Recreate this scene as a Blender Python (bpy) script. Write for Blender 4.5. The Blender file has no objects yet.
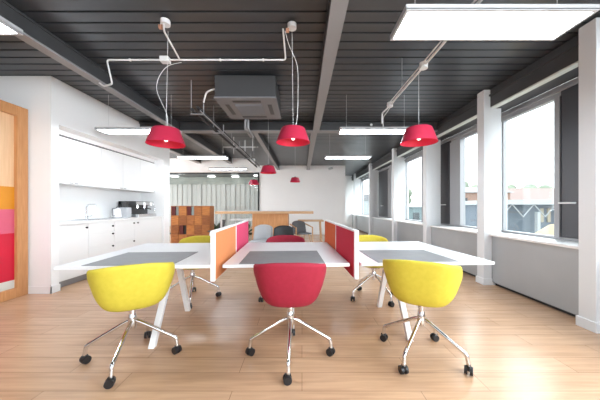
import bpy, bmesh, math, random
from mathutils import Vector, Matrix
random.seed(4)
PI = math.pi
SC = bpy.context.scene
COL = SC.collection

# ------------------------------------------------------------------ camera
cam_d = bpy.data.cameras.new('camera'); cam = bpy.data.objects.new('camera', cam_d); COL.objects.link(cam)
cam.location = (0, 0, 1.22); cam.rotation_euler = (PI/2, 0, 0)
cam_d.sensor_width = 36; cam_d.lens = 36*258/600.0
cam_d.shift_x = -2/600.0; cam_d.shift_y = 7/600.0
cam_d.clip_start = 0.05; cam_d.clip_end = 500
SC.camera = cam
# ------------------------------------------------------------------ world, light, exposure
W = bpy.data.worlds.new('world'); SC.world = W; W.use_nodes = True
bg = W.node_tree.nodes['Background']
bg.inputs[0].default_value = (0.90, 0.95, 1.0, 1); bg.inputs[1].default_value = 2.4
SC.view_settings.view_transform = 'Standard'; SC.view_settings.look = 'None'
SC.view_settings.gamma = 1; SC.view_settings.use_curve_mapping = False
SC.view_settings.exposure = 1.16
PANEL_EMIT = 14.0

def area(name, loc, rot, sx, sy, power, col=(1, 1, 1)):
    l = bpy.data.lights.new(name, 'AREA'); l.shape = 'RECTANGLE'; l.size = sx; l.size_y = sy
    l.energy = power; l.color = col
    o = bpy.data.objects.new(name, l); COL.objects.link(o); o.location = loc; o.rotation_euler = rot
    return o
# added area lamps, out of view, standing in for daylight
area('sky_fill', (8.5, 5.5, 9.0), (0, math.radians(52), 0), 6, 22, 1300, (0.92, 0.96, 1.0))  # added lamp above the sightline, strengthens sky light through the windows
area('rear_fill', (-0.5, -3.4, 1.75), (PI/2, 0, 0), 8, 2.6, 36, (0.86, 0.93, 1.0))  # added fill in front of the closed rear wall
area('rear_side_fill', (2.6, -2.0, 1.9), (0, PI/2, math.radians(-38)), 2.0, 3.6, 95, (0.86, 0.93, 1.0))  # added fill from behind right, no window modelled there
k = area('kitchen_side_fill', (2.7, -1.6, 1.95), (0, 0, 0), 2.0, 1.6, 12, (0.88, 0.94, 1.0))  # added narrow lamp to brighten the kitchen header wall
k.rotation_euler = (Vector((-3.5, 5.6, 2.75))-Vector(k.location)).to_track_quat('-Z', 'Y').to_euler(); k.data.spread = math.radians(50)
area('far_left_fill', (-8.8, 9.0, 1.6), (0, -PI/2, 0), 2.4, 4.6, 330, (0.97, 0.985, 1))  # added fill for the far office, hidden by the left wall
area('meeting_room_fill', (-8.8, 14.0, 1.6), (0, -PI/2, 0), 2.4, 4.0, 45, (1, 1, 1))  # added fill for the meeting room, out of view

# ------------------------------------------------------------------ materials
def mat(name, col, rough=0.5, metal=0.0, emit=None, strength=0, coat=0, spec=None):
    m = bpy.data.materials.new(name); m.use_nodes = True
    b = m.node_tree.nodes['Principled BSDF']
    b.inputs['Base Color'].default_value = (*col, 1); b.inputs['Roughness'].default_value = rough
    b.inputs['Metallic'].default_value = metal
    if spec is not None: b.inputs['Specular IOR Level'].default_value = spec
    if coat: b.inputs['Coat Weight'].default_value = coat
    if emit: b.inputs['Emission Color'].default_value = (*emit, 1); b.inputs['Emission Strength'].default_value = strength
    return m
def srgb(r, g, b):
    f = lambda c: ((c/255+0.055)/1.055)**2.4 if c > 10 else c/255/12.92
    return (f(r), f(g), f(b))
def noisy(name, c1, c2, scale=(1, 1, 1), nscale=6, rough=0.5, metal=0, bump=0.0, bscale=80, detail=4):
    m = mat(name, c1, rough, metal); nt = m.node_tree; b = nt.nodes['Principled BSDF']
    tc = nt.nodes.new('ShaderNodeTexCoord'); mp = nt.nodes.new('ShaderNodeMapping'); mp.inputs['Scale'].default_value = scale
    n = nt.nodes.new('ShaderNodeTexNoise'); n.inputs['Scale'].default_value = nscale; n.inputs['Detail'].default_value = detail
    r = nt.nodes.new('ShaderNodeValToRGB')
    r.color_ramp.elements[0].position = 0.3; r.color_ramp.elements[0].color = (*c1, 1)
    r.color_ramp.elements[1].position = 0.7; r.color_ramp.elements[1].color = (*c2, 1)
    nt.links.new(tc.outputs['Object'], mp.inputs[0]); nt.links.new(mp.outputs[0], n.inputs['Vector'])
    nt.links.new(n.outputs['Fac'], r.inputs[0]); nt.links.new(r.outputs[0], b.inputs['Base Color'])
    if bump:
        n2 = nt.nodes.new('ShaderNodeTexNoise'); n2.inputs['Scale'].default_value = bscale
        bp = nt.nodes.new('ShaderNodeBump'); bp.inputs['Strength'].default_value = bump; bp.inputs['Distance'].default_value = 0.002
        nt.links.new(tc.outputs['Object'], n2.inputs['Vector']); nt.links.new(n2.outputs['Fac'], bp.inputs['Height'])
        nt.links.new(bp.outputs[0], b.inputs['Normal'])
    return m
def floor_mat():
    m = mat('laminate', (0.4, 0.25, 0.15), 0.27); nt = m.node_tree; b = nt.nodes['Principled BSDF']; L = nt.links.new
    tc = nt.nodes.new('ShaderNodeTexCoord')
    br = nt.nodes.new('ShaderNodeTexBrick'); br.offset = 0.37
    br.inputs['Scale'].default_value = 1; br.inputs['Brick Width'].default_value = 1.25; br.inputs['Row Height'].default_value = 0.19
    br.inputs['Mortar Size'].default_value = 0.0016; br.inputs['Mortar Smooth'].default_value = 0.1
    br.inputs['Color1'].default_value = (*srgb(208, 172, 140), 1); br.inputs['Color2'].default_value = (*srgb(199, 161, 128), 1)
    br.inputs['Mortar'].default_value = (*srgb(132, 96, 70), 1)
    L(tc.outputs['Object'], br.inputs['Vector'])
    mp = nt.nodes.new('ShaderNodeMapping'); mp.inputs['Scale'].default_value = (0.9, 11, 1); L(tc.outputs['Object'], mp.inputs[0])
    n = nt.nodes.new('ShaderNodeTexNoise'); n.inputs['Scale'].default_value = 2.2; n.inputs['Detail'].default_value = 6; n.inputs['Distortion'].default_value = 0.6
    L(mp.outputs[0], n.inputs['Vector'])
    r = nt.nodes.new('ShaderNodeValToRGB'); r.color_ramp.elements[0].position = 0.33; r.color_ramp.elements[0].color = (0.66, 0.60, 0.55, 1)
    r.color_ramp.elements[1].position = 0.68; r.color_ramp.elements[1].color = (1.08, 1.06, 1.04, 1)
    L(n.outputs['Fac'], r.inputs[0])
    mx = nt.nodes.new('ShaderNodeMix'); mx.data_type = 'RGBA'; mx.blend_type = 'MULTIPLY'; mx.inputs[0].default_value = 0.5
    L(br.outputs['Color'], mx.inputs[6]); L(r.outputs[0], mx.inputs[7]); L(mx.outputs[2], b.inputs['Base Color'])
    bp = nt.nodes.new('ShaderNodeBump'); bp.inputs['Strength'].default_value = 0.25; bp.inputs['Distance'].default_value = 0.002
    L(n.outputs['Fac'], bp.inputs['Height']); L(bp.outputs[0], b.inputs['Normal'])
    return m
def wood(name, c1, c2, scale, rough=0.45):
    return noisy(name, c1, c2, scale, 5, rough, detail=6)
def glass_mat():
    m = bpy.data.materials.new('window_glass'); m.use_nodes = True; nt = m.node_tree; nt.nodes.clear(); L = nt.links.new
    o = nt.nodes.new('ShaderNodeOutputMaterial'); t = nt.nodes.new('ShaderNodeBsdfTransparent'); t.inputs[0].default_value = (0.95, 0.975, 0.97, 1)
    g = nt.nodes.new('ShaderNodeBsdfGlossy'); g.inputs['Roughness'].default_value = 0.02
    mx = nt.nodes.new('ShaderNodeMixShader')
    mx.inputs[0].default_value = 0.05; L(t.outputs[0], mx.inputs[1]); L(g.outputs[0], mx.inputs[2]); L(mx.outputs[0], o.inputs[0])
    return m
M = {
 'wall': noisy('white_paint', (0.86, 0.86, 0.86), (0.88, 0.88, 0.88), (1, 1, 1), 2, 0.6),
 'white': mat('white_lacquer', (0.82, 0.82, 0.82), 0.35),
 'column': mat('column_paint', (0.72, 0.74, 0.76), 0.5),
 'desk': noisy('desk_laminate', (0.80, 0.80, 0.81), (0.83, 0.83, 0.835), (1, 1, 1), 3, 0.32),
 'pad': noisy('grey_pad', (0.22, 0.22, 0.225), (0.25, 0.25, 0.255), (1, 1, 1), 8, 0.5),
 'ceil': noisy('dark_steel_deck', (0.056, 0.062, 0.070), (0.082, 0.088, 0.098), (0.4, 1, 1), 1.3, 0.30, 0.35, 0.5, 1.8),
 'beam': noisy('charcoal_beam', (0.042, 0.043, 0.046), (0.055, 0.056, 0.06), (1, 1, 1), 3, 0.5),
 'flange': mat('grey_flange', (0.26, 0.26, 0.268), 0.5),
 'panel_grey': noisy('grey_cladding', (0.37, 0.39, 0.41), (0.41, 0.43, 0.45), (1, 1, 1), 1.5, 0.42, 0.3),
 'dark_alu': mat('dark_aluminium', (0.06, 0.06, 0.068), 0.35, 0.3),
 'alu': mat('grey_aluminium', (0.30, 0.30, 0.31), 0.45, 0.3),
 'chrome': mat('chrome', (0.75, 0.75, 0.76), 0.14, 1.0),
 'black': mat('black_plastic', (0.015, 0.015, 0.017), 0.35),
 'blackm': mat('black_seat', (0.02, 0.02, 0.023), 0.5),
 'red': noisy('crimson_wool', srgb(148, 20, 46), srgb(156, 25, 52), (1, 1, 1), 30, 0.75, 0, 0.25, 300),
 'yellow': noisy('yellow_wool', srgb(200, 184, 56), srgb(207, 191, 64), (1, 1, 1), 30, 0.75, 0, 0.25, 300),
 'lamp_red': mat('red_enamel', srgb(172, 40, 66), 0.38),
 'lamp_in': mat('red_inside', srgb(225, 30, 70), 0.5),
 'orange': noisy('orange_felt', srgb(210, 130, 78), srgb(214, 136, 84), (1, 1, 1), 60, 0.85),
 'orange_deep': noisy('burnt_orange_felt', srgb(206, 92, 40), srgb(212, 98, 46), (1, 1, 1), 60, 0.85),
 'pink': noisy('pink_felt', srgb(208, 62, 102), srgb(212, 68, 108), (1, 1, 1), 60, 0.85),
 'crimson': noisy('red_felt', srgb(198, 28, 58), srgb(204, 32, 64), (1, 1, 1), 60, 0.85),
 'floor': floor_mat(),
 'oak_v': wood('oak_upright', srgb(206, 150, 98), srgb(188, 130, 82), (9, 9, 0.8)),
 'oak_pale': wood('pale_oak_veneer', srgb(232, 192, 150), srgb(222, 178, 136), (12, 12, 0.6)),
 'oak_h': wood('oak_table', srgb(206, 166, 124), srgb(190, 148, 108), (0.8, 9, 9)),
 'crate': wood('crate_wood', srgb(176, 112, 58), srgb(138, 80, 38), (1.2, 6, 7), 0.6),
 'crate_b': wood('crate_wood_light', srgb(196, 128, 66), srgb(160, 98, 48), (1.2, 6, 7), 0.6),
 'crate_c': wood('crate_wood_dark', srgb(156, 94, 46), srgb(120, 68, 32), (1.2, 6, 7), 0.6),
 'crate_shade': mat('crate_shade', srgb(92, 28, 26), 0.6),  # dark red used for shade inside the open cells
 'crate_grey': mat('crate_pale', srgb(150, 165, 165), 0.6),
 'art_orange': noisy('art_orange', srgb(214, 140, 20), srgb(205, 128, 16), (1, 1, 1), 2, 0.4),
 'art_pink': noisy('art_pink', srgb(214, 98, 122), srgb(204, 84, 112), (1, 1, 1), 2, 0.4),
 'art_red': noisy('art_red', srgb(206, 10, 52), srgb(190, 6, 44), (1, 1, 1), 2, 0.4),
 'art_white': mat('art_white', srgb(214, 214, 206), 0.4),
 'conduit': mat('white_conduit', (0.7, 0.7, 0.7), 0.35),
 'steelpipe': mat('galvanised_pipe', (0.35, 0.35, 0.36), 0.4, 0.6),
 'insul': mat('black_insulation', (0.03, 0.03, 0.032), 0.7),
 'acbody': mat('ac_casing', (0.05, 0.05, 0.052), 0.5),
 'acpanel': mat('ac_fascia', (0.17, 0.17, 0.18), 0.5),
 'acdark': mat('ac_slot', (0.05, 0.05, 0.052), 0.5),
 'panelframe': mat('panel_frame', (0.42, 0.42, 0.43), 0.5),
 'emit': mat('diffuser', (0.9, 0.9, 0.9), 0.5, 0, (0.85, 0.93, 1.0), PANEL_EMIT),
 'emit2': mat('small_diffuser', (0.9, 0.9, 0.9), 0.5, 0, (1, 1, 1), 2.0),
 'bulb': mat('bulb', (0.9, 0.9, 0.9), 0.3, 0, (1, 0.93, 0.85), 1.0),
 'glass': glass_mat(),
 'felt_grey': mat('grey_upholstery', (0.13, 0.135, 0.145), 0.8),
 'lightgrey': mat('pale_grey_plastic', (0.5, 0.51, 0.53), 0.5),
 'blind': noisy('blind_fabric', (0.48, 0.49, 0.49), (0.60, 0.61, 0.61), (14, 1, 0.1), 1.5, 0.8),
 'green': noisy('leaf', (0.03, 0.06, 0.03), (0.07, 0.12, 0.06), (1, 1, 1), 12, 0.6),
 'wallgrey': mat('partition_grey', (0.30, 0.33, 0.31), 0.6),
}

# ------------------------------------------------------------------ mesh helpers
class MB:
    def __init__(s): s.bm = bmesh.new()
    def box(s, x0, y0, z0, x1, y1, z1, mi=0, mtx=None):
        vs = [s.bm.verts.new(((x0, x1)[i & 1], (y0, y1)[(i >> 1) & 1], (z0, z1)[(i >> 2) & 1])) for i in range(8)]
        if mtx is not None:
            for v in vs: v.co = mtx @ v.co
        for f in ((0, 2, 3, 1), (4, 5, 7, 6), (0, 1, 5, 4), (2, 6, 7, 3), (0, 4, 6, 2), (1, 3, 7, 5)):
            fc = s.bm.faces.new([vs[i] for i in f]); fc.material_index = mi
        return s
    def prism(s, bot, top, mi=0):
        n = len(bot); a = [s.bm.verts.new(p) for p in bot]; b = [s.bm.verts.new(p) for p in top]
        s.bm.faces.new(a[::-1]).material_index = mi; s.bm.faces.new(b).material_index = mi
        for i in range(n): s.bm.faces.new((a[i], a[(i+1) % n], b[(i+1) % n], b[i])).material_index = mi
        return s
    def cyl(s, p, q, r, r2=None, seg=16, mi=0):
        p, q = Vector(p), Vector(q); r2 = r if r2 is None else r2
        z = (q-p).normalized(); x = z.orthogonal().normalized(); y = z.cross(x)
        ring = lambda c, rr: [c + (x*math.cos(2*PI*i/seg)+y*math.sin(2*PI*i/seg))*rr for i in range(seg)]
        return s.prism(ring(p, r), ring(q, r2), mi)
    def tube(s, pts, r, seg=10, mi=0):
        pts = [Vector(p) for p in pts]; rings = []
        x = None
        for i, p in enumerate(pts):
            d = (pts[min(i+1, len(pts)-1)] - pts[max(i-1, 0)]).normalized()
            if x is None: x = d.orthogonal().normalized()
            else: x = (x - d*x.dot(d)).normalized()
            y = d.cross(x); rr = r[i] if isinstance(r, (list, tuple)) else r
            rings.append([s.bm.verts.new(p+(x*math.cos(2*PI*k/seg)+y*math.sin(2*PI*k/seg))*rr) for k in range(seg)])
        for a, b in zip(rings, rings[1:]):
            for k in range(seg): s.bm.faces.new((a[k], a[(k+1) % seg], b[(k+1) % seg], b[k])).material_index = mi
        s.bm.faces.new(rings[0][::-1]).material_index = mi; s.bm.faces.new(rings[-1]).material_index = mi
        return s
    def lathe(s, prof, seg=32, c=(0, 0, 0), mi=0, close=True):
        rings = []
        for (r, z) in prof:
            if r < 1e-6: rings.append([s.bm.verts.new((c[0], c[1], c[2]+z))])
            else: rings.append([s.bm.verts.new((c[0]+r*math.cos(2*PI*k/seg), c[1]+r*math.sin(2*PI*k/seg), c[2]+z)) for k in range(seg)])
        for a, b in zip(rings, rings[1:]):
            for k in range(seg):
                k2 = (k+1) % seg
                if len(a) == 1 and len(b) == 1: continue
                if len(a) == 1: f = (a[0], b[k2], b[k])
                elif len(b) == 1: f = (a[k], a[k2], b[0])
                else: f = (a[k], a[k2], b[k2], b[k])
                s.bm.faces.new(f).material_index = mi
        return s
    def sphere(s, c, r, mi=0, sz=(1, 1, 1), sub=2):
        m = Matrix.Translation(c) @ Matrix.Diagonal((r*sz[0], r*sz[1], r*sz[2], 1))
        res = bmesh.ops.create_icosphere(s.bm, subdivisions=sub, radius=1, matrix=m)
        for v in res['verts']:
            for f in v.link_faces: f.material_index = mi
        return s
    def build(s, name, mats, parent=None, bevel=0, smooth=False, loc=(0, 0, 0), seg=2):
        bmesh.ops.recalc_face_normals(s.bm, faces=s.bm.faces)
        me = bpy.data.meshes.new(name); s.bm.to_mesh(me); s.bm.free()
        for m in (mats if isinstance(mats, (list, tuple)) else [mats]): me.materials.append(m)
        o = bpy.data.objects.new(name, me); COL.objects.link(o); o.location = loc
        if parent: o.parent = parent
        if smooth:
            for p in me.polygons: p.use_smooth = True
            try: me.set_sharp_from_angle(angle=math.radians(40))
            except Exception: pass
        if bevel:
            b = o.modifiers.new('bevel', 'BEVEL'); b.width = bevel; b.segments = seg; b.limit_method = 'ANGLE'; b.angle_limit = math.radians(40)
        return o
def smooth_pts(pts, n=6):
    pts = [Vector(p) for p in pts]; out = []
    P = [pts[0]]+pts+[pts[-1]]
    for i in range(1, len(P)-2):
        for k in range(n):
            t = k/n; a, b, c, d = P[i-1], P[i], P[i+1], P[i+2]
            out.append(0.5*((2*b)+(c-a)*t+(2*a-5*b+4*c-d)*t*t+(3*b-a-3*c+d)*t**3))
    out.append(pts[-1]); return out
def round_path(pts, rad, n=5):
    pts = [Vector(p) for p in pts]; out = [pts[0]]
    for a, b, c in zip(pts, pts[1:], pts[2:]):
        r = min(rad, (a-b).length*0.45, (c-b).length*0.45)
        p = b+(a-b).normalized()*r; q = b+(c-b).normalized()*r
        for k in range(n+1):
            t = k/n; out.append((1-t)**2*p+2*t*(1-t)*b+t*t*q)
    out.append(pts[-1]); return out
def thing(name, label, cat, loc=(0, 0, 0), rz=0, group=None):
    o = bpy.data.objects.new(name, None); COL.objects.link(o); o.empty_display_size = 0.1
    o.location = loc; o.rotation_euler = (0, 0, rz); return tag(o, label, cat, group)
def tag(o, label, cat, group=None, kind=None):
    o['label'] = label; o['category'] = cat
    if group: o['group'] = group
    if kind: o['kind'] = kind
    return o
def struct(o, label=None):
    o['kind'] = 'structure'
    if label: o['label'] = label
    return o
def kids(o): return [c for c in bpy.data.objects if c.parent is o]
def copy_tree(o, parent=None):
    c = o.copy(); COL.objects.link(c)
    if parent: c.parent = parent
    for ch in kids(o): copy_tree(ch, c)
    return c
def dup(o, label, loc, rz=None, group=None):
    c = copy_tree(o); c.location = loc; c['label'] = label
    if rz is not None: c.rotation_euler = (0, 0, rz)
    if group: c['group'] = group
    return c

CZ = 3.07   # ceiling height
# ------------------------------------------------------------------ the room
struct(MB().box(-9, -3.5, -0.12, 3.5, 17.2, 0).build('floor', M['floor']), 'wood laminate floor')
# ceiling: steel deck planks running across the room
b = MB(); b.box(-9.1, -3.7, CZ+0.03, 3.5, 17.2, CZ+0.12)
y = -3.7
while y < 17.0:
    b.box(-9.1, y+0.012, CZ+0.006, 3.3, y+0.138, CZ+0.031)
    y += 0.15
struct(b.build('ceiling', M['ceil'], bevel=0), 'dark grey ribbed steel deck ceiling')
# left side: pier, header and kitchen niche
b = MB()
b.box(-9, 3.64, 0, -3.54, 3.76, CZ)              # pier face
b.box(-4.3, 3.76, 0, -4.15, 6.62, CZ)               # niche back
b.box(-4.15, 3.76, 2.42, -3.54, 6.9, CZ)            # header
b.box(-4.3, 6.62, 0, -3.54, 6.9, 2.42)              # niche far return
b.box(-4.15, 3.761, 2.348, -3.755, 6.62, 2.42)
struct(b.build('wall_left', M['wall']), 'white wall with a kitchen niche')
b = MB(); b.box(-4.25, 3.62, 0, -3.52, 3.638, 0.10); b.box(-3.538, 3.62, 0, -3.52, 3.762, 0.10)
struct(b.build('baseboard_left', M['white'], bevel=0.003), 'white skirting around the pier')
b = MB(); b.box(-9, -3.5, 0, -8.9, 11.5, CZ); b.box(-9.1, 11.4, 0, -9, 17.2, CZ)
struct(b.build('wall_far_left', M['wall']))
struct(MB().box(-9.1, -3.65, 0, 3.5, -3.5, CZ).build('wall_rear', M['wall']))
# back wall
b = MB(); b.box(-1.90, 11.5, 0, 1.93, 11.62, CZ); b.box(1.81, 11.62, 0, 1.93, 15.3, CZ)
b.box(-9, 11.5, 2.76, -1.90, 11.62, CZ); b.box(-9, 17.0, 0, 3.5, 17.15, CZ)
b.box(-1.95, 11.62, 0, -1.85, 17, CZ)
struct(b.build('wall_back', M['wall']), 'plain white end wall')
b = MB(); b.box(-1.86, 11.482, 0, 1.95, 11.5, 0.10)
struct(b.build('baseboard_back', M['white']))
b = MB(); b.box(-9, 9.8, 2.55, -1.80, 9.95, CZ)
struct(b.build('trim_1', M['wall']), 'white bulkhead above the glazed meeting room')
b = MB(); b.box(1.93, 15.3, 0, 3.35, 15.42, CZ)
struct(b.build('wall_end', M['wall']))
# glazed partition of the meeting room
b = MB()
for x in (-8.95,): b.box(x-0.02, 11.52, 0, x+0.02, 11.58, 2.76)
b.box(-1.97, 11.47, 0, -1.90, 11.63, 2.76); b.box(-9, 11.52, 2.70, -1.93, 11.58, 2.76); b.box(-9, 11.52, 0, -1.93, 11.58, 0.08)
part = struct(b.build('window_9', M['black'], bevel=0), 'black framed glass partition of the meeting room')
MB().box(-9, 11.545, 0.08, -1.95, 11.553, 2.70).build('pane', M['glass'], part)
# I-beams
def ibeam(n, x0, x1, y0, y1, z0, lab):
    b = MB(); xm = (x0+x1)/2
    b.box(x0, y0, z0, x1, y1, z0+0.022, 1); b.box(x0, y0, CZ-0.03, x1, y1, CZ-0.008)
    b.box(x0+0.012, y0, z0+0.022, x1-0.012, y1, CZ-0.03, 0)
    return struct(b.build('trim_%d' % n, [M['beam'], M['flange']]), lab)
ibeam(2, -2.765, -2.65, -3.5, 9.8, 2.865, 'dark steel beam along the left of the ceiling')
ibeam(3, 0.235, 0.375, -3.5, 5.6, 2.87, 'dark steel beam down the middle of the ceiling')
ibeam(4, 0.20, 0.34, 5.78, 11.5, 2.87, 'grey beam beyond the cross beam')
ibeam(5, -1.10, -1.0, 5.78, 11.5, 2.87, 'slim grey beam left of centre beyond the cross beam')
ibeam(6, -3.98, -3.82, 6.92, 9.8, 2.87, 'beam beyond the kitchen wall')
b = MB(); b.box(-3.54, 5.6, 2.87, 3.0, 5.78, 2.892, 1); b.box(-3.54, 5.6, CZ-0.04, 3.0, 5.78, CZ-0.008, 0); b.box(-3.54, 5.63, 2.892, 3.0, 5.75, CZ-0.03, 0)
struct(b.build('trim_7', [M['beam'], M['flange']]), 'dark cross beam')
b = MB(); b.box(2.95, -3.5, 2.785, 3.05, 15.3, CZ-0.008, 0); b.box(2.925, -3.5, 2.95, 2.95, 15.3, 2.975, 0); b.box(2.955, -3.5, 2.770, 3.05, 15.3, 2.785, 1)
struct(b.build('trim_8', [M['beam'], mat('lit_flange', (0.62, 0.66, 0.63), 0.5)]), 'dark steel beam over the windows')  # pale underside has the light on the lower flange painted in
b = MB(); b.box(3.05, -3.5, 2.785, 3.32, 15.3, CZ-0.008)
struct(b.build('trim_9', M['beam']), 'dark soffit above the windows')
# window wall ----------------------------------------------------------------
cols = [2.50, 4.04, 5.92, 8.03, 10.85, 14.1]
for i, yc in enumerate(cols):
    b = MB(); b.box(2.85, yc, 0, 3.005, yc+0.16, CZ-0.012); b.box(3.005, yc+0.012, 0.0, 3.13 if i < 2 else 3.19, yc+0.15, 2.77); b.box(3.28, yc+0.27, 0.80, 3.43, yc+0.46, 2.785)
    b.box(2.835, yc-0.015, 0, 3.02, yc+0.175, 0.10)
    struct(b.build('trim_%d' % (10+i), M['column'], bevel=0.003), 'white square column %s' % ['nearest the camera', 'at the second window', 'at the third window', 'at the fourth window', 'at the fifth window', 'at the far end'][i])
spans = [(-3.5, 2.50), (2.66, 4.04), (4.20, 5.92), (6.08, 8.03), (8.19, 10.85), (11.01, 14.1), (14.26, 15.3)]
b = MB()
for a, c in spans: b.box(2.97, a, 0.05, 3.45, c, 0.77)
struct(b.build('wall_right', M['panel_grey'], bevel=0.002), 'grey cladding under the windows')
b = MB(); b.box(3.03, -3.5, 0, 3.45, 15.3, 0.05)  # black strip paints the shade below the cladding
struct(b.build('shadow_gap_right', M['black']), 'black strip standing for the shadow gap under the grey cladding')
b = MB()
for a, c in spans: b.box(2.93, a, 0.77, 3.44, c, 0.80)
struct(b.build('trim_20', M['white'], bevel=0.003), 'white window sill')
# (near, far, dark sash range, mullion range)
wins = [(-3.5, 2.76, None, None), (2.97, 4.30, (2.97, 3.30), (3.30, 3.37)), (4.51, 6.18, (5.74, 6.18), (5.37, 5.74)),
        (6.39, 8.29, (6.39, 6.9), (6.9, 7.1)), (8.50, 11.11, (9.9, 11.11), (9.5, 9.9)), (11.32, 14.36, (11.32, 11.8), (11.8, 12.1)), (14.57, 15.3, None, None)]
for i, (a, c, dk, mu) in enumerate(wins):
    b = MB(); x0, x1 = 3.32, 3.40
    b.box(x0, a, 2.64, x1, c, 2.785); b.box(x0-0.03, a, 2.70, x0, c, 2.73); b.box(x0, a, 0.80, x1, c, 0.835)
    b.box(x0+.02, a, 0.835, x1, a+0.02, 2.64); b.box(x0+.02, c-0.02, 0.835, x1, c, 2.64)
    if mu: b.box(x0-0.03, mu[0], 0.835, x1, mu[1], 2.64)
    w = struct(b.build('window_%d' % (i+1), M['alu'] if i != 1 else M['alu'], bevel=0.002), 'tall window %d panes looking out to pale sky' % 2 if False else None)
    MB().box(3.355, a+0.02, 0.835, 3.363, c-0.02, 2.64).build('pane', M['glass'], w)
    if dk:
        b = MB(); b.box(3.31, dk[0], 0.835, 3.40, dk[1], 2.70); b.box(3.295, dk[0]+0.03, 0.86, 3.31, dk[1]-0.03, 2.67)
        s = b.build('vent_sash', M['dark_alu'], w, bevel=0.003)
        hy = (dk[0]+dk[1])/2
        if i == 1: hy = 3.16
        MB().tube(round_path([(3.30, hy-0.05, 1.27), (3.235, hy-0.05, 1.27), (3.235, hy+0.09, 1.27)], 0.02), 0.011).build('window_handle', M['conduit'], s, smooth=True)

# ------------------------------------------------------------------ kitchen
wt = MB().box(-4.148, 3.765, 0.95, -3.56, 6.615, 0.99).build('worktop', M['white'], bevel=0.004)
tag(wt, 'continuous white worktop running the length of the kitchen niche', 'worktop')
def knob(px, py, pz, parent, s=1):
    b = MB(); b.cyl((px, py, pz), (px+0.018, py, pz), 0.007, seg=12); b.cyl((px+0.016, py, pz), (px+0.03, py, pz), 0.016*s, seg=16)
    return b.build('knob', M['black'], parent, smooth=True)
def base_unit(y0, y1, fronts, label):
    t = thing('base_cabinet', label, 'kitchen cabinet', (-3.86, (y0+y1)/2, 0), 0, 'base cabinets under the worktop')
    cy = (y0+y1)/2; L = lambda v: v-cy
    b = MB(); b.box(-0.28, L(y0)+0.001, 0.11, 0.262, L(y1)-0.001, 0.948); b.build('body', M['white'], t)
    MB().box(-0.27, L(y0)+0.001, 0, 0.2, L(y1)-0.001, 0.11).build('plinth', M['alu'], t)
    for (kind, z0, z1, ky, kz) in fronts:
        f = MB().box(0.263, L(y0)+0.003, z0+0.003, 0.282, L(y1)-0.003, z1-0.003).build(kind, M['white'], t, bevel=0.0015)
        if ky is not None: knob(0.282, L(ky), kz, f)
base_unit(3.77, 4.32, [('door', .11, .945, 4.27, .88)], 'white base cabinet with one door, nearest end of the kitchen')
base_unit(4.32, 4.93, [('drawer', .77, .945, 4.86, .865), ('drawer', .535, .77, 4.86, .72), ('drawer', .11, .535, 4.86, .49)], 'white base cabinet with three stacked drawers')
base_unit(4.93, 5.52, [('door', .535, .945, 5.47, .88), ('drawer', .11, .535, 5.47, .50)], 'white base cabinet with a short door above a deep drawer')
base_unit(5.52, 6.61, [('door', .11, .945, 5.6, .88)], 'wide white base cabinet under the coffee machine')
ys = [3.77, 4.25, 4.83, 5.42, 6.0, 6.615]
labs = ['white wall cabinet above the nearest end of the worktop', 'second white wall cabinet from the pier, above the tap', 'middle white wall cabinet of the five over the worktop',
        'white wall cabinet above the kettle', 'last white wall cabinet, above the coffee machine']
for i in range(5):
    y0, y1 = ys[i], ys[i+1]; cy = (y0+y1)/2; h = (y1-y0)/2
    t = thing('wall_cabinet', labs[i], 'kitchen cabinet', (-3.95, cy, 1.59), 0, 'wall cabinets in the kitchen niche')
    MB().box(-0.195, -h+.001, 0, 0.172, h-.001, 0.735).build('body', M['white'], t)
    d = MB().box(0.173, -h+.002, 0.0, 0.19, h-.002, 0.735).build('door', M['white'], t, bevel=0.0015)
    hy = (h-0.05) if i % 2 == 0 else (-h+0.05)
    MB().box(0.190, hy-0.03, 0.015, 0.203, hy+0.03, 0.026).build('handle', M['alu'], d)
b = MB(); b.box(-4.145, 3.765, 2.327, -3.79, 6.615, 2.347)  # dark filler drawn where the gap is only in shade
struct(b.build('trim_21', M['dark_alu']), 'dark strip standing for the shadow gap above the wall cabinets')
# sink + tap
b = MB(); b.box(-4.02, 4.42, 0.9905, -3.66, 4.92, 0.997); 
t = thing('sink', 'steel inset sink in the white worktop', 'sink', (0, 0, 0))
b.build('rim', M['chrome'], t, bevel=0.002)
MB().box(-3.98, 4.46, 0.975, -3.70, 4.88, 0.9985).build('basin', M['alu'], t)
tp = round_path([(-4.06, 4.86, 0.99), (-4.06, 4.86, 1.27), (-3.86, 4.82, 1.27), (-3.86, 4.82, 1.22)], 0.08, 8)
t = thing('tap', 'tall chrome swan-neck tap behind the sink', 'tap', (0, 0, 0))
MB().tube(tp, 0.012).build('spout', M['chrome'], t, smooth=True)
MB().cyl((-4.06, 4.86, 0.99), (-4.06, 4.86, 1.05), 0.022).cyl((-4.04, 4.86, 1.03), (-3.98, 4.90, 1.06), 0.006).build('lever', M['chrome'], t, smooth=True)
# kettle
t = thing('kettle', 'white electric kettle left of the coffee machine', 'kettle', (-3.82, 5.32, 0.99))
MB().lathe([(0, 0.02), (0.085, 0.02), (0.088, 0.04), (0.075, 0.15), (0.062, 0.20), (0.0, 0.205)], 28).build('body', M['white'], t, smooth=True)
MB().cyl((0, 0, 0), (0, 0, 0.02), 0.09, seg=28).build('base', M['alu'], t)
MB().tube(round_path([(0.02, -0.06, 0.2), (0.02, -0.15, 0.2), (0.02, -0.14, 0.05), (0.02, -0.08, 0.05)], 0.03), 0.011).build('handle', M['alu'], t, smooth=True)
MB().sphere((0, 0, 0.21), 0.015).build('lid_knob', M['black'], t, smooth=True)
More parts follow.
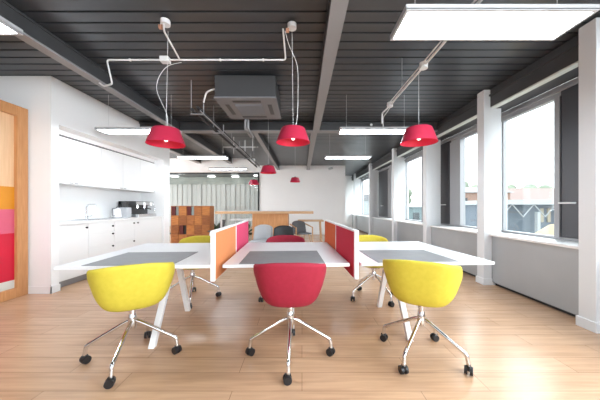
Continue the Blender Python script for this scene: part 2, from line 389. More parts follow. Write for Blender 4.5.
# coffee machine
t = thing('coffee_machine', 'black and chrome two-group espresso machine on the far end of the worktop', 'coffee machine', (-3.84, 6.10, 0.99))
b = MB(); b.box(-0.25, -0.36, 0.03, -0.02, 0.36, 0.36); b.box(-0.25, -0.36, 0.27, 0.13, 0.36, 0.36); b.build('body', M['acbody'], t, bevel=0.012)
MB().box(-0.02, -0.35, 0.0, 0.2, 0.35, 0.07).build('drip_tray', M['chrome'], t, bevel=0.006)
MB().box(0.13, -0.34, 0.28, 0.14, 0.34, 0.35).build('control_panel', M['chrome'], t)
for sy in (-0.18, 0.08):
    MB().cyl((0.06, sy, 0.27), (0.06, sy, 0.20), 0.035).build('group_head', M['chrome'], t, smooth=True)
    MB().tube([(0.06, sy, 0.2), (0.11, sy, 0.2), (0.22, sy, 0.18)], 0.012).build('portafilter', M['black'], t, smooth=True)
for sy in (-0.05, 0.22):
    MB().cyl((0.138, sy, 0.30), (0.15, sy, 0.30), 0.05, seg=24).build('gauge', M['white'], t, smooth=True)
MB().tube([(0.14, 0.31, 0.3), (0.19, 0.31, 0.22), (0.17, 0.31, 0.1)], 0.006).build('steam_wand', M['chrome'], t, smooth=True)
for sx, sy in ((-0.2, -0.32), (-0.2, 0.32)): MB().cyl((sx, sy, 0), (sx, sy, 0.03), 0.02).build('foot', M['black'], t)
t = thing('coffee_grinder', 'dark coffee grinder squeezed between kettle and espresso machine', 'coffee grinder', (-3.84, 5.60, 0.99))
MB().box(-0.09, -0.08, 0, 0.09, 0.08, 0.22).build('body', M['lightgrey'], t, bevel=0.01)
MB().lathe([(0.04, 0.22), (0.075, 0.34), (0.0, 0.345)], 20).build('hopper', M['acbody'], t, smooth=True)

# ------------------------------------------------------------------ timber leaf with colour fields
t = thing('timber_framed_panel', 'oak framed leaf with orange, pink and red colour fields at the left edge', 'framed panel', (-3.84, 3.62, 0))
fw = 0.14
b = MB()
b.box(-0.10, -fw, 0.0, 0, 0, 2.59); b.box(-0.10, -1.20, 0.0, 0, -1.06, 2.59)
b.box(-0.10, -1.06, 2.45, 0, -fw, 2.59); b.box(-0.10, -1.06, 0.0, 0, -fw, 0.13)
b.build('frame', M['oak_v'], t, bevel=0.006)
MB().box(-0.07, -1.06, 1.49, -0.045, -fw, 2.45).build('veneer_panel', M['oak_pale'], t)
for nm, z0, z1, mt in (('orange_field', 1.19, 1.49, 'art_orange'), ('pink_field', .87, 1.19, 'art_pink'), ('red_field', .24, .87, 'art_red'), ('white_field', .13, .24, 'art_white')):
    MB().box(-0.07, -1.06, z0, -0.04, -fw, z1).build(nm, M[mt], t)

# ------------------------------------------------------------------ bench of desks, turned three degrees to the room
RZ = math.radians(3.0); F0 = Vector((-0.13, 2.215, 0)); cu, su = math.cos(RZ), math.sin(RZ)
def D(u, v, z=0): return Vector((F0.x+u*cu-v*su, F0.y+u*su+v*cu, z))
DZ = 0.73; DEP = 1.37
def desk(u0, u1, label, lx, nf=-0.60):
    w = (u1-u0)/2; t = thing('desk', label, 'desk', D((u0+u1)/2, DEP/2, 0), RZ, 'desks of the hot-desk bench')
    MB().box(-w, -DEP/2, DZ-0.028, w, DEP/2, DZ).build('desktop', M['desk'], t, bevel=0.003)
    MB().box(-w+0.06, -0.03, DZ-0.075, w-0.06, 0.03, DZ-0.03).build('beam', M['white'], t)
    MB().box(lx-0.035, -0.58, DZ-0.068, lx+0.035, 0.58, DZ-0.03).build('crossbar', M['white'], t)
    for (ya, yb) in ((-0.20, nf), (-0.08, 0.20)):
        b = MB(); h = 0.026; z1 = DZ-0.066
        b.prism([(lx-h, yb-h, 0), (lx+h, yb-h, 0), (lx+h, yb+h, 0), (lx-h, yb+h, 0)], [(lx-h, ya-h, z1), (lx+h, ya-h, z1), (lx+h, ya+h, z1), (lx-h, ya+h, z1)])
        b.build('leg', M['white'], t, bevel=0.004)
    return t
desk(-1.91, -0.645, 'white desk on the kitchen side, left of the orange and pink divider', 0.11)
desk(-0.545, 0.545, 'white desk between the two felt dividers, behind the red chair', 0.045, -0.32)
desk(0.645, 1.86, 'white desk on the window side, right of the red divider', -0.13)
def pad(u0, u1, label):
    w = (u1-u0)/2; o = MB().box(-w, -0.315, 0, w, 0.315, 0.004).build('desk_pad', M['pad'], bevel=0.001, loc=D((u0+u1)/2, 0.325, DZ+0.0005))
    o.rotation_euler = (0, 0, RZ); tag(o, label, 'desk pad', 'grey desk pads')
pad(-1.70, -0.965, 'grey desk pad on the kitchen side desk'); pad(-0.41, 0.33, 'grey desk pad on the middle desk'); pad(0.80, 1.54, 'grey desk pad on the window side desk')
def divider(u, near, far, label, v0=-0.03):
    t = thing('desk_divider', label, 'desk divider', D(u, 0, 0), RZ, 'felt dividers between the desks')
    z0, z1 = 0.595, 1.022
    L1, L2 = 0.86, 0.92; v1 = v0+L1; v2 = v1+0.02
    MB().box(-0.02, v0, z0, 0.02, v1, z1).build('white_frame', M['white'], t, bevel=0.008)
    MB().box(-0.02, v2, z0, 0.02, v2+L2, z1).build('white_frame', M['white'], t, bevel=0.008)
    for nm, mt, a, c in (('near_felt', near, v0, v1), ('far_felt', far, v2, v2+L2)):
        b = MB(); b.box(-0.0245, a+0.022, z0+0.012, -0.019, c-0.022, z1-0.018); b.box(0.019, a+0.022, z0+0.012, 0.0245, c-0.022, z1-0.018)
        o = b.build(nm, M[mt], t, bevel=0.001); o['label'] = {'orange': 'orange felt', 'orange_deep': 'burnt orange felt', 'pink': 'pink felt', 'crimson': 'red felt'}[mt]
    for y in (v0+0.25, v2+0.25): MB().box(-0.05, y-0.03, DZ-0.07, 0.05, y+0.03, DZ-0.045).build('bracket', M['alu'], t)
divider(-0.62, 'orange', 'pink', 'white edged divider with orange and pink felt, left of the middle desk')
divider(0.60, 'crimson', 'orange_deep', 'white edged divider with red and burnt orange felt, right of the middle desk')

# ------------------------------------------------------------------ swivel tub chairs
def shell_mesh(H):
    b = MB(); NU, NV = 64, 18; a, d, n = 0.278, 0.265, 2.9; rings = []
    def bez(t, p): return sum(c*k for c, k in zip(p, ((1-t)**3, 3*t*(1-t)**2, 3*t*t*(1-t), t**3)))
    def sm(x, a0, b0): t = max(0, min(1, (x-a0)/(b0-a0))); return t*t*(3-2*t)
    for j in range(NV+1):
        ring = []
        for i in range(NU):
            th = 2*PI*i/NU                       # 0 = right, pi/2 = front
            c, s = math.cos(th), math.sin(th)
            R = 1/((abs(c)/a)**n+(abs(s)/d)**n)**(1/n)
            al = abs(math.degrees(math.atan2(c, -s)))   # 0 back .. 180 front
            hh = H*(1-0.13*sm(al, 15, 85)-0.31*sm(al, 60, 96))*(1-sm(al, 116, 152))+0.008
            v = j/NV
            if v < 0.42: rho = v/0.42*0.50; g = 0.0
            else:
                t = (v-0.42)/0.58; rho = bez(t, (0.50, 0.79, 0.87, 1.0)); g = bez(t, (0, 0.0, 0.42, 1.0))
            k = 1+0.02*(1-sm(al, 20, 90))*g
            lean = -0.035*g*(1-sm(al, 40, 100))
            ring.append(Vector((R*rho*c*k, R*rho*s+lean, hh*g-0.012*(1-min(1, rho/0.6))*0)))
        rings.append([b.bm.verts.new(p) for p in ring])
    for r0, r1 in zip(rings[1:], rings[2:]):
        for k in range(NU): b.bm.faces.new((r0[k], r0[(k+1) % NU], r1[(k+1) % NU], r1[k]))
    cv = rings[0][0]
    for v in rings[0][1:]: b.bm.verts.remove(v)
    for k in range(NU): b.bm.faces.new((cv, rings[1][k], rings[1][(k+1) % NU]))
    return b
def make_chair(fabric, label, zs, H):
    t = thing('swivel_chair', label, 'swivel chair', (0, 0, 0), 0)
    s = shell_mesh(H).build('shell', M[fabric], t, smooth=False, loc=(0, 0.0, zs))
    for p in s.data.polygons: p.use_smooth = True
    sd = s.modifiers.new('thickness', 'SOLIDIFY'); sd.thickness = 0.024; sd.offset = 0
    sb = s.modifiers.new('soft', 'SUBSURF'); sb.levels = 1; sb.render_levels = 1
    bmp = MB(); bmp.cyl((0, 0, zs-0.032), (0, 0, zs-0.012), 0.09, 0.11, seg=24); bmp.build('seat_plate', M['chrome'], t, smooth=True)
    g = MB(); g.cyl((0, 0, 0.30), (0, 0, zs-0.03), 0.022, seg=20); g.cyl((0, 0, zs-0.08), (0, 0, zs-0.03), 0.028, seg=20); g.build('gas_lift', M['chrome'], t, smooth=True)
    MB().lathe([(0, 0.24), (0.026, 0.245), (0.032, 0.27), (0.032, 0.33), (0.024, 0.36), (0.02, 0.37), (0, 0.37)], 24).build('hub', M['chrome'], t, smooth=True)
    for k in range(4):
        an = k*PI/2; c, s_ = math.cos(an), math.sin(an); P = lambda r, z: (r*c, r*s_, z)
        pts = round_path([P(0.015, 0.31), P(0.06, 0.29), P(0.325, 0.135), P(0.335, 0.065)], 0.02, 6)
        MB().tube(pts, 0.0145, 12).build('leg', M['chrome'], t, smooth=True)
        ca = an+0.9+k*0.8; px, py = 0.335*c, 0.335*s_
        cb = MB(); cb.box(-0.008, -0.018, 0.028, 0.008, 0.02, 0.066); cb.cyl((0, 0, 0.05), (0, 0, 0.075), 0.014, seg=12)
        cs = cb.build('caster', M['black'], t, loc=(px, py, 0)); cs.rotation_euler = (0, 0, ca)
        for sx in (-1, 1):
            wb = MB(); wb.cyl((sx*0.008, 0.006, 0.031), (sx*0.027, 0.006, 0.031), 0.031, 0.029, seg=20); wb.build('wheel', M['black'], cs, smooth=True)
    return t
def turn_shell(ch, a):
    for c in kids(ch):
        if c.name.startswith('shell'): c.rotation_euler = (0, 0, math.radians(a))
def slide(ch, d):
    ch.location.y += 0.05; rz = ch.rotation_euler.z
    for c in kids(ch):
        if c.name.startswith('shell'): c.location.x += d*math.sin(rz); c.location.y += d*math.cos(rz)
def lower(ch, dz):
    for c in kids(ch):
        if c.name.split('.')[0] in ('shell', 'seat_plate', 'gas_lift'): c.location.z += dz
ZS = 0.492
yel = make_chair('yellow', 'yellow tub swivel chair in front of the kitchen side desk', 0.458, 0.355)
yel['group'] = 'yellow tub chairs'; yel.location = (-1.367, 2.08, 0); yel.rotation_euler = (0, 0, math.radians(12)); turn_shell(yel, -12+31); [setattr(c, 'location', Vector((0.026, -0.028, c.location.z))) for c in kids(yel) if c.name.startswith('shell')]
yr = dup(yel, 'yellow tub swivel chair in front of the window side desk', (0.98, 2.12, 0), math.radians(45)); [setattr(c, 'location', Vector((-0.033, -0.009, c.location.z))) for c in kids(yr) if c.name.startswith('shell')]; turn_shell(yr, -45-28); lower(yr, 0.02)
yb = dup(yel, 'yellow tub chair tucked behind the kitchen side desk, facing the camera', (-1.45, 3.36, 0), math.radians(19)); [setattr(c, 'location', Vector((0, 0, c.location.z))) for c in kids(yb) if c.name.startswith('shell')]; turn_shell(yb, 180-19); lower(yb, -0.02); slide(yb, .10)
yc = dup(yel, 'yellow tub chair tucked behind the window side desk, facing the camera', (0.966, 3.42, 0), math.radians(23)); [setattr(c, 'location', Vector((0, 0, c.location.z))) for c in kids(yc) if c.name.startswith('shell')]; turn_shell(yc, 180-23); lower(yc, -0.02); slide(yc, .14)
red = make_chair('red', 'crimson tub swivel chair in front of the middle desk', 0.472, 0.355)
red['group'] = 'crimson tub chairs'; red.location = (-0.095, 2.12, 0); red.rotation_euler = (0, 0, 0); turn_shell(red, 2); [setattr(c, 'location', Vector((0, -0.03, c.location.z))) for c in kids(red) if c.name.startswith('shell')]
rb = dup(red, 'crimson tub chair tucked behind the middle desk, facing the camera', (-0.235, 3.42, 0), math.radians(30)); turn_shell(rb, 180-30); [setattr(c, 'location', Vector((0, 0, c.location.z))) for c in kids(rb) if c.name.startswith('shell')]; lower(rb, -0.034); slide(rb, .10)

# ------------------------------------------------------------------ pendants
def make_pendant(label, loc, cordtop, d=0.36):
    t = thing('pendant_lamp', label, 'pendant lamp', loc, 0, 'crimson pendant lamps')
    r = d/2; k = d/0.36
    prof = [(r, 0), (r*0.985, 0.004), (r*0.70, 0.145*k), (r*0.66, 0.152*k), (0.0, 0.155*k)]
    s = MB().lathe(prof, 48).build('lamp_shade', M['lamp_red'], t, smooth=True)
    inner = [(r*0.985, 0.003), (r*0.685, 0.14*k), (0.0, 0.146*k)]
    MB().lathe(inner, 48).build('shade_lining', M['lamp_in'], s, smooth=True)
    MB().cyl((0, 0, 0.15*k), (0, 0, 0.18*k), 0.022).build('cap', M['acbody'], t, smooth=True)
    bl = MB().sphere((0, 0, 0.045*k), 0.019*k).cyl((0, 0, 0.08*k), (0, 0, 0.14*k), 0.018).build('bulb', M['bulb'], t, smooth=True)
    lp = Vector(cordtop)-Vector(loc)
    MB().tube([(0, 0, 0.17*k), lp], 0.002, 6).build('cord', M['conduit'], t)
    return t
def cord2(t, loc, pts):
    pts = [Vector(p)-Vector(loc) for p in pts]
    MB().tube(smooth_pts(pts, 8), 0.0028, 6).build('power_cable', M['conduit'], t, smooth=True)
LA = (-1.375, 2.61, 1.852); la = make_pendant('crimson pendant lamp hanging left, above the kitchen side desk', LA, (-1.355, 2.61, 3.0), 0.37)
cord2(la, LA, [(-1.375, 2.61, 1.99), (-1.37, 2.62, 2.15), (-1.50, 2.66, 2.45), (-1.47, 2.78, 2.72), (-1.425, 3.05, 2.93)])
CA = (-0.09, 2.61, 1.87); ca_ = make_pendant('crimson pendant lamp hanging over the middle desk', CA, (-0.10, 2.58, 3.0), 0.345)
cord2(ca_, CA, [(-0.09, 2.61, 1.98), (-0.05, 2.6, 2.1), (-0.04, 2.6, 2.4), (-0.05, 2.6, 2.65), (-0.13, 2.6, 2.85), (-0.17, 2.58, 2.98)])
RA = (1.24, 2.74, 1.90); ra = make_pendant('crimson pendant lamp hanging right, above the window side desk', RA, (1.24, 2.74, 2.67), 0.375)
for lab, loc, d in (('small looking crimson pendant, nearest of the three far ones', (-0.64, 4.9, 1.865), 0.31), ('far crimson pendant in front of the meeting room glass', (-1.26, 6.75, 1.81), 0.27), ('far crimson pendant before the white end wall', (-0.165, 6.2, 1.82), 0.25)):
    make_pendant(lab, loc, (loc[0], loc[1], CZ-0.005), d)

# ------------------------------------------------------------------ linear light panels
def make_panel(label, x0, x1, y0, y1, z=2.46):
    cx, cy = (x0+x1)/2, (y0+y1)/2; w, h = (x1-x0)/2, (y1-y0)/2
    t = thing('light_panel', label, 'ceiling light', (cx, cy, z), 0, 'suspended rectangular light panels')
    b = MB(); b.box(-w, -h, 0.004, w, h, 0.035); e = .018; b.box(-w, -h, -.004, -w+e, h, .01); b.box(w-e, -h, -.004, w, h, .01); b.box(-w+e, -h, -.004, w-e, -h+e, .01); b.box(-w+e, h-e, -.004, w-e, h, .01)
    b.build('housing', M['panelframe'], t)
    MB().box(-w+e+.001, -h+e+.001, 0.0, w-e-.001, h-e-.001, 0.0038).build('diffuser', M['emit'], t)
    for sx in (-1, 1):
        MB().tube([(sx*(w-.12), 0, .035), (sx*(w-.12), 0, CZ-0.004-z)], 0.0016, 6).build('suspension_wire', M['conduit'], t)
rows = [(1.62, 1.92), (4.10, 4.38), (6.38, 6.64), (8.3, 8.55)]
L = [('bright rectangular light panel hanging at the top right', .655, 1.87, *rows[0]), ('light panel cut off by the top left corner of the picture', -3.2, -2.01, 1.58, 1.86),
     ('light panel behind the left pendant, near the kitchen', -3.3, -2.03, *rows[1]), ('light panel behind the right pendant', .61, 1.80, *rows[1]),
     ('light panel in front of the white bulkhead', -3.12, -1.88, *rows[2]), ('light panel near the far columns', .58, 1.72, *rows[2]), ('farthest light panel, by the meeting room', -3.0, -1.8, *rows[3])]
for i, (x0, x1, y0, y1) in enumerate(((.655, 1.87, -0.75, -0.45), (-3.2, -2.01, -0.75, -0.45))): L.append(('added fill light panel behind the camera, over the %s side' % ('window' if i == 0 else 'kitchen'), x0, x1, y0, y1))  # two unseen panels added to brighten the room
for a in L: make_panel(*a)
for i, (x, y) in enumerate(((-6.6, 14.0), (-3.7, 14.0), (-7.6, 15.4), (-5.4, 15.4), (-4.0, 15.5), (-2.6, 15.0))):
    o = MB().box(x-.2, y-.12, CZ-.05, x+.2, y+.12, CZ-.012).build('recessed_light', M['emit2'])
    tag(o, 'small bright ceiling light inside the glazed meeting room', 'ceiling light', 'meeting room ceiling lights')
# ------------------------------------------------------------------ conduits and pipes
t = thing('conduit', 'white electrical conduit run crossing the ceiling above the left and middle pendants', 'conduit')
b = MB(); Z = 2.93
b.tube(round_path([(-2.45, 3.12, 2.72), (-2.40, 3.12, 2.68), (-2.22, 3.02, 2.66), (-2.27, 3.0, Z), (-0.19, 3.0, Z), (-0.19, 2.58, 3.0)], 0.035, 6), 0.0095, 10)
b.tube(round_path([(-1.42, 3.0, Z), (-1.365, 2.55, Z+.03), (-1.33, 2.48, Z+.05)], 0.03), 0.0095, 10)
b.build('pipe', M['conduit'], t, smooth=True)
MB().box(-1.64, 2.96, Z-.03, -1.54, 3.04, Z+.03).build('junction_box', M['conduit'], t, bevel=0.006)
for x in (-2.0, -0.95, -0.45): MB().box(x-.008, 2.988, Z-.013, x+.008, 3.012, Z+.013).build('clip', M['conduit'], t)
for x, y, lab in ((-1.34, 2.53, 'round white and copper ceiling junction above the left pendant'), (-0.10, 2.58, 'round ceiling junction above the middle pendant')):
    t = thing('ceiling_junction', lab, 'junction box', (x, y, 2.975)); MB().cyl((0, 0, 0.03), (0, 0, 0.075), 0.045, seg=20).build('cover', M['conduit'], t, smooth=True)
    MB().cyl((-0.06, 0, 0.01), (-0.03, 0, 0.01), 0.022).build('gland', mat('copper', srgb(190, 140, 115), 0.4, 0.3), t, smooth=True)
t = thing('conduit', 'white conduit running away from the camera above the right pendant', 'conduit')
b = MB(); Z = 2.655
b.tube(round_path([(1.24, 1.0, Z), (1.24, 3.75, Z), (1.21, 3.9, Z-.02), (1.21, 3.9, 2.48)], 0.03), 0.012, 10); b.tube([(1.22, 1.0, Z+.02), (1.22, 3.7, Z+.02)], 0.007, 8)
b.tube(smooth_pts([(1.25, 3.5, Z), (1.24, 3.75, Z-.05), (1.26, 4.0, 2.6), (1.29, 4.1, 2.5)]), 0.006, 8)
b.build('pipe', M['conduit'], t, smooth=True)
for y in (2.62, 3.62): MB().cyl((1.235, y, Z-.03), (1.235, y, Z+.03), 0.04, seg=16).build('junction_box', M['conduit'], t, smooth=True)
for y in (1.5, 3.2): MB().tube([(1.24, y, Z), (1.24, y, CZ-.004)], 0.005, 6).build('hanger', M['steelpipe'], t)
# refrigerant pipes
t = thing('pipe_run', 'pair of dark insulated pipes on hangers running away left of the air conditioner', 'pipes')
for x, z in ((-1.56, 2.60), (-1.48, 2.63)):
    MB().tube([(x, 3.65, z), (x, 8.9, z)], 0.022, 12).build('pipe', M['insul'], t, smooth=True)
MB().tube([(-1.44, 3.65, 2.58), (-1.44, 8.95, 2.58)], 0.009, 8).build('pipe', M['steelpipe'], t, smooth=True)
for y in (3.75, 4.7, 5.9, 7.2):
    b = MB(); b.box(-1.62, y-.015, 2.56, -1.42, y+.015, 2.575); b.cyl((-1.61, y, 2.56), (-1.61, y, CZ-.004), 0.008, seg=8); b.cyl((-1.43, y, 2.56), (-1.43, y, 2.72), 0.008, seg=8)
    b.build('hanger', M['steelpipe'], t)
MB().tube(smooth_pts([(-1.43, 3.75, 2.74), (-1.40, 3.72, 2.80), (-1.35, 3.68, 2.86), (-1.22, 3.66, 2.90)]), 0.012, 8).build('hose', M['conduit'], t, smooth=True)
t = thing('sprinkler_pipe', 'thin white pipe bracket hanging beyond the cross beam', 'pipes')
b = MB(); b.tube([(-2.08, 6.8, 2.64), (-2.08, 6.8, 2.8), (-1.20, 6.8, 2.8)], 0.013, 8); b.tube([(-1.8, 6.8, 2.62), (-1.8, 6.8, CZ-.004)], 0.010, 8)
b.tube([(-1.5, 6.8, 2.68), (-1.5, 6.8, 2.98)], 0.010, 8); b.tube([(-1.3, 6.8, 2.7), (-1.3, 6.8, CZ-.004)], 0.010, 8); b.build('pipe', M['conduit'], t, smooth=True)
MB().cyl((-1.22, 6.8, 2.8), (-1.16, 6.8, 2.8), 0.025).build('sprinkler_head', M['steelpipe'], t, smooth=True)
# air conditioner cassette
t = thing('air_conditioner', 'dark square ceiling cassette air conditioner with grey grille', 'air conditioner', (-0.785, 3.98, 2.72))
s = 0.42
MB().box(-s, -s, 0.02, s, s, CZ-2.72-.03).build('body', M['acbody'], t, bevel=0.006)
MB().box(-s-.012, -s-.012, 0, s+.012, s+.012, 0.022).build('fascia', M['acpanel'], t, bevel=0.005)
g = MB(); g.box(-.20, -.20, -0.006, .20, .20, 0.0)
for k in range(9): g.box(-.19, -.19+k*.045, -0.012, .19, -.175+k*.045, -0.006)
g.build('grille', M['acpanel'], t)
for k in range(4):
    m = Matrix.Rotation(k*PI/2, 4, 'Z'); MB().box(-.20, .28, -0.004, .20, .34, 0.001, mtx=m).build('air_slot', M['acdark'], t)
for x in (-.35, .35): MB().cyl((x, .35, .3), (x, .35, CZ-2.724), 0.01, seg=8).build('hanger', M['steelpipe'], t)
t = thing('duct_pipe', 'twin grey pipes dropping behind the air conditioner', 'pipes')
for x in (-0.99, -0.94): MB().tube(round_path([(x, 4.5, CZ-.02), (x, 4.5, 2.58), (x, 5.0, 2.58)], 0.05), 0.02, 12).build('pipe', M['alu'], t, smooth=True)
# sensors
for x, z in ((1.50, 3.0), (1.50, 2.93)):
    o = MB().lathe([(0, 0), (0.022, 0.002), (0.028, 0.02), (0, 0.02)], 16).build('bolt_cap', M['conduit'], smooth=True, loc=(x, 5.6, z)); o.rotation_euler = (PI/2, 0, 0)
    tag(o, 'small pale cap on the cross beam, %s of a pair' % ('upper' if z > 2.95 else 'lower'), 'cap')
t = thing('security_camera', 'small security camera high on the white end wall', 'camera', (1.25, 11.5, 2.92))
MB().cyl((0, 0, 0), (0, -.08, 0), 0.05).build('mount', M['lightgrey'], t); MB().cyl((-.08, -.12, -.03), (.1, -.12, .02), 0.045).build('housing', M['lightgrey'], t, smooth=True)

# ------------------------------------------------------------------ background furniture
t = thing('crate_shelf', 'rustic wooden cubby cabinet with a few open cells by the meeting room', 'shelving unit', (-4.31, 8.5, 0))
cw = 0.254; rh = 0.312; opens = {(0, 3): 1, (2, 3): 1, (1, 1): 1}
b = MB(); b.box(0, 0.02, 0, 5*cw, 0.40, 0.02); b.box(0, 0.38, 0, 5*cw, 0.40, 4*rh)
for i in range(6): b.box(i*cw-.008, 0, 0, i*cw+.008, 0.4, 4*rh)
for j in range(5): b.box(-.008, 0, j*rh-.008, 5*cw+.008, 0.4, j*rh+.008)
b.build('carcass', M['crate'], t)
for i in range(5):
    for j in range(4):
        if (i, j) in ((0, 3), (2, 3), (1, 1)): 
            x = i*cw if j == 1 else i*cw+0.0
            MB().box(x+.01, 0.01, j*rh+.01, x+.13, 0.37, (j+1)*rh-.01).build('shaded_side', M['crate_shade'], t)  # dark block paints in the shaded inner side of the cell
            MB().box(x+.14, 0.05, j*rh+.01, x+cw-.01, 0.37, (j+1)*rh-.01).build('pale_insert', M['crate_grey'] if j == 3 else M['insul'], t)
        else:
            MB().box(i*cw+.011, -0.006, j*rh+.011, (i+1)*cw-.011, 0.012, (j+1)*rh-.011).build('door', M[('crate', 'crate_b', 'crate_c')[(i*7+j*5) % 3]], t, bevel=0.003)
# high table
t = thing('high_table', 'long high oak table with a solid oak support panel', 'table', (-0.98, 7.6, 0))
MB().box(-1.45, -0.4, 1.03, 1.30, 0.45, 1.10).build('tabletop', M['oak_h'], t, bevel=0.004)
MB().box(-.42, -.34, 0, .58, .36, 1.03).build('support_panel', M['oak_v'], t, bevel=0.003)
MB().box(-1.42, -.02, 0, -1.38, .04, 1.03).build('leg', M['conduit'], t)
MB().box(-1.40, -.38, 1.10, 1.25, .43, 1.106).build('glass_top', M['lightgrey'], t)
# low table
t = thing('side_table', 'pale low table with oak edge before the end wall', 'table', (0.30, 9.2, 0))
MB().box(-.45, -.35, .72, .45, .35, .76).build('tabletop', M['oak_h'], t, bevel=0.003)
for sx in (-.38, .38):
    for sy in (-.28, .28): MB().cyl((sx, sy, 0), (sx*.9, sy*.9, .72), 0.02).build('leg', M['oak_h'], t, smooth=True)
def plastic_chair(fabric, label, loc, rz, wooden=False):
    t = thing('side_chair', label, 'chair', loc, rz)
    b = MB(); n = 14; rows_ = []
    for j in range(9):
        s_ = j/8; r = []
        for i in range(n+1):
            u = (i/n-.5)*2
            z = .44+.36*s_-0.06*s_*abs(u)**3; yy = -.20-.06*s_+.07*u*u; xx = u*(.24-.02*s_)
            r.append(b.bm.verts.new((xx, yy, z)))
        rows_.append(r)
    for r0, r1 in zip(rows_, rows_[1:]):
        for i in range(n): b.bm.faces.new((r0[i], r0[i+1], r1[i+1], r1[i]))
    o = b.build('backrest', M[fabric], t, smooth=True); sd = o.modifiers.new('s', 'SOLIDIFY'); sd.thickness = .025
    MB().box(-.23, -.2, .42, .23, .24, .46).build('seat', M[fabric], t, bevel=.02)
    lm = M['oak_h'] if wooden else M['conduit']
    for sx in (-1, 1):
        for sy in (-1, 1): MB().cyl((sx*.24, sy*.22, 0), (sx*.17, sy*.15, .42), .014, .018).build('leg', lm, t, smooth=True)
    if wooden:
        for sx in (-1, 1): MB().tube([(sx*.26, -.24, .70), (sx*.27, .2, .62), (sx*.26, .22, .0)], .02).build('armrest', lm, t, smooth=True)
    return t
plastic_chair('lightgrey', 'pale grey chair at the high table, left of the black one', (-0.93, 5.9, 0), PI*.96)
plastic_chair('blackm', 'black chair with rounded back behind the middle desk', (-0.41, 5.6, 0), PI)
plastic_chair('felt_grey', 'grey upholstered armchair with oak arms beside the low table', (-0.02, 7.7, 0), PI*1.15, True)
plastic_chair('blackm', 'black chair beside the leafy plant, under the high table', (-2.74, 8.3, 0), 2.2)
t = thing('coffee_table', 'small white table with brown edge seen above the orange divider', 'table', (-2.3, 10.1, 0))
MB().box(-.45, -.3, .70, .45, .3, .76).build('tabletop', M['white'], t, bevel=.004); MB().cyl((0, 0, 0.02), (0, 0, .7), .04).build('pedestal', M['oak_h'], t); MB().cyl((0, 0, 0), (0, 0, .02), .25, seg=28).build('foot', M['oak_h'], t)
def plant(label, loc, h, s):
    t = thing('potted_plant', label, 'plant', loc)
    MB().lathe([(0, 0), (.13*s, 0), (.17*s, .3*s), (.15*s, .3*s), (.14*s, .27*s), (0, .27*s)], 24).build('pot', M['lightgrey'], t, smooth=True)
    b = MB(); rnd = random.Random(int(h*100))
    for k in range(46):
        a = rnd.random()*2*PI; el = rnd.uniform(.1, 1.3); l = h*rnd.uniform(.45, 1.0); base = Vector((0, 0, .25*s))
        d = Vector((math.cos(a)*math.cos(el), math.sin(a)*math.cos(el), math.sin(el))); side = d.cross(Vector((0, 0, 1))).normalized()*rnd.uniform(.025, .05)*s
        p1 = base+d*l*.55; p2 = base+d*l+Vector((0, 0, -.12*l)); th = Vector((0, 0, .004))
        b.prism([base-side*.2, p1-side, p2, p1+side, base+side*.2], [base-side*.2+th, p1-side+th, p2+th, p1+side+th, base+side*.2+th])
    b.build('foliage', M['green'], t)
plant('dark leafy pot plant left of the small white table', (-3.15, 9.5, 0), .6, 1.2)
plant('dark leafy pot plant behind the pink divider', (-1.95, 8.75, 0), .6, 1.0)
# curtain wall of meeting room
b = MB(); x = -8.9
while x < -2.0:
    w = .30; b.box(x, 16.0+.03*math.sin(x*9), 0.02, x+w*.86, 16.03+.03*math.sin(x*9), 2.62); x += w
o = b.build('vertical_blinds', M['blind']); tag(o, 'pale vertical blinds at the back of the glazed meeting room', 'blinds')
struct(MB().box(-8.9, 15.9, 2.62, -1.95, 16.2, CZ-.01).build('trim_22', M['wallgrey']))

# ------------------------------------------------------------------ outside the windows
ext = {k: mat(k, tuple(c*.42 for c in v), .8) for k, v in {'ground': srgb(205, 205, 200), 'blue': srgb(128, 142, 156), 'roofw': srgb(215, 222, 225), 'terr': srgb(190, 165, 158), 'tree': srgb(165, 180, 155),  # tree tone kept pale, distance haze is painted into it
      'cream': srgb(215, 205, 180), 'sand': srgb(214, 192, 150), 'yellow': srgb(222, 208, 90), 'darkroof': srgb(120, 120, 124), 'paleteal': srgb(165, 190, 195), 'dk': srgb(90, 98, 105), 'brick': srgb(200, 160, 140)}.items()}
struct(MB().box(5, -20, -3.3, 220, 220, -3.0).build('ground_outside', ext['ground']))
t = thing('blue_grey_building', 'low blue grey hall with white eave and zigzag bracing outside the nearest window', 'building', (11, 14, -3))
MB().box(-.6, 0, 0, 9, 8, 4.35).build('wall', ext['blue'], t)
MB().box(-.8, -.5, 4.35, 9.2, 8, 4.60).build('roof', ext['roofw'], t)
for k in range(7):
    xa = -1.06+.6+k*1.16
    b = MB(); b.cyl((xa, -.35, 3.7), (xa+.58, -.35, 4.36), .028, seg=8); b.cyl((xa+.58, -.35, 4.36), (xa+1.16, -.35, 3.7), .028, seg=8); b.build('brace', ext['roofw'], t)
MB().box(1.4, -.42, 0, 1.56, -.25, 3.96).build('post', ext['roofw'], t)
for x in (1.9, 2.28): MB().box(x, -.06, 3.4, x+.16, .02, 4.15).build('window', ext['cream'], t)
b = MB(); b.lathe([(3.4, 0), (2.3, 1.6), (1.3, 2.9), (.6, 3.5), (0, 3.62)], 28)
tag(b.build('sand_mound', ext['sand'], smooth=True, loc=(10.5, 10.1, -3.0)), 'pale sandy mound before the blue grey hall', 'mound')
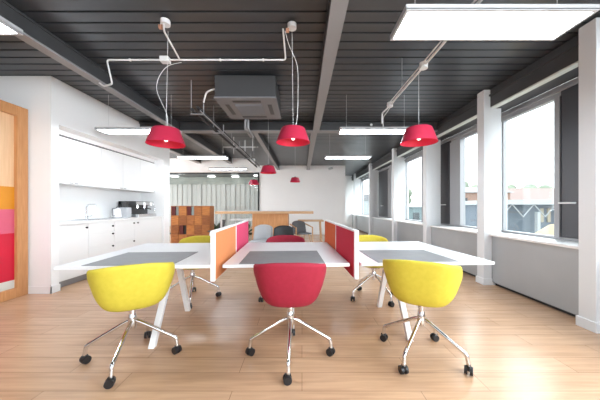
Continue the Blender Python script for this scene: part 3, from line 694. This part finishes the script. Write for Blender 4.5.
def house(lab, x, y, w, d, h, rh, wall, roof, nwin=3):
    t = thing('house', lab, 'house', (x, y, -3)); MB().box(-w/2, -d/2, 0, w/2, d/2, h).build('wall', ext[wall], t)
    MB().prism([(-w/2-.3, -d/2-.3, h), (w/2+.3, -d/2-.3, h), (w/2+.3, d/2+.3, h), (-w/2-.3, d/2+.3, h)], [(-w/2+.2, -.1, h+rh), (w/2-.2, -.1, h+rh), (w/2-.2, .1, h+rh), (-w/2+.2, .1, h+rh)]).build('roof', ext[roof], t)
    for k in range(nwin):
        xx = -w/2+(k+.5)*w/nwin; MB().box(xx-.35, -d/2-.04, h-1.9, xx+.35, -d/2+.02, h-.6).build('window', ext['dk'], t)
house('house with faded red roof behind the blue grey hall', 28, 33, 8, 5, 5.0, 1.6, 'cream', 'terr')
house('pale house right of the red roofed one', 36, 40, 9, 6, 5.2, 1.4, 'roofw', 'darkroof')
house('yellow house seen between the first two columns', 16.0, 25.0, 3.5, 3, 3.7, .3, 'yellow', 'roofw', 2)
house('brick and white house above the yellow one', 19.6, 30, 6, 4, 5.8, .7, 'brick', 'roofw', 3)
house('pale teal building beyond the third column', 12.6, 31, 6.0, 5, 4.2, .3, 'paleteal', 'roofw', 5)
house('white building far beyond the fourth column', 14, 50, 9, 6, 5.5, 1.2, 'roofw', 'darkroof', 4)
rnd = random.Random(8)
tspots = [(29, 45), (34, 48), (39.5, 50), (45, 52), (51, 55), (24, 42), (58, 60), (24, 62)]
tl = ['between the red roof and the pale house', 'behind the red roofed house', 'behind the pale house', 'right of the pale house', 'far right in the nearest window', 'at the left of the nearest window', 'at the right edge of the skyline', 'far beyond the third column']
for (x, y), l in zip(tspots, tl):
    t = thing('tree', 'hazy green tree '+l, 'tree', (x, y, -3), 0, 'trees on the skyline'); MB().cyl((0, 0, 0), (0, 0, 5.6), .2, .12).build('trunk', ext['dk'], t)
    b = MB()
    for k in range(9): b.sphere((rnd.uniform(-1.6, 1.6), rnd.uniform(-1, 1), rnd.uniform(5.2, 7.8)), rnd.uniform(.9, 1.5), sub=2)
    b.build('crown', ext['tree'], t, smooth=True)
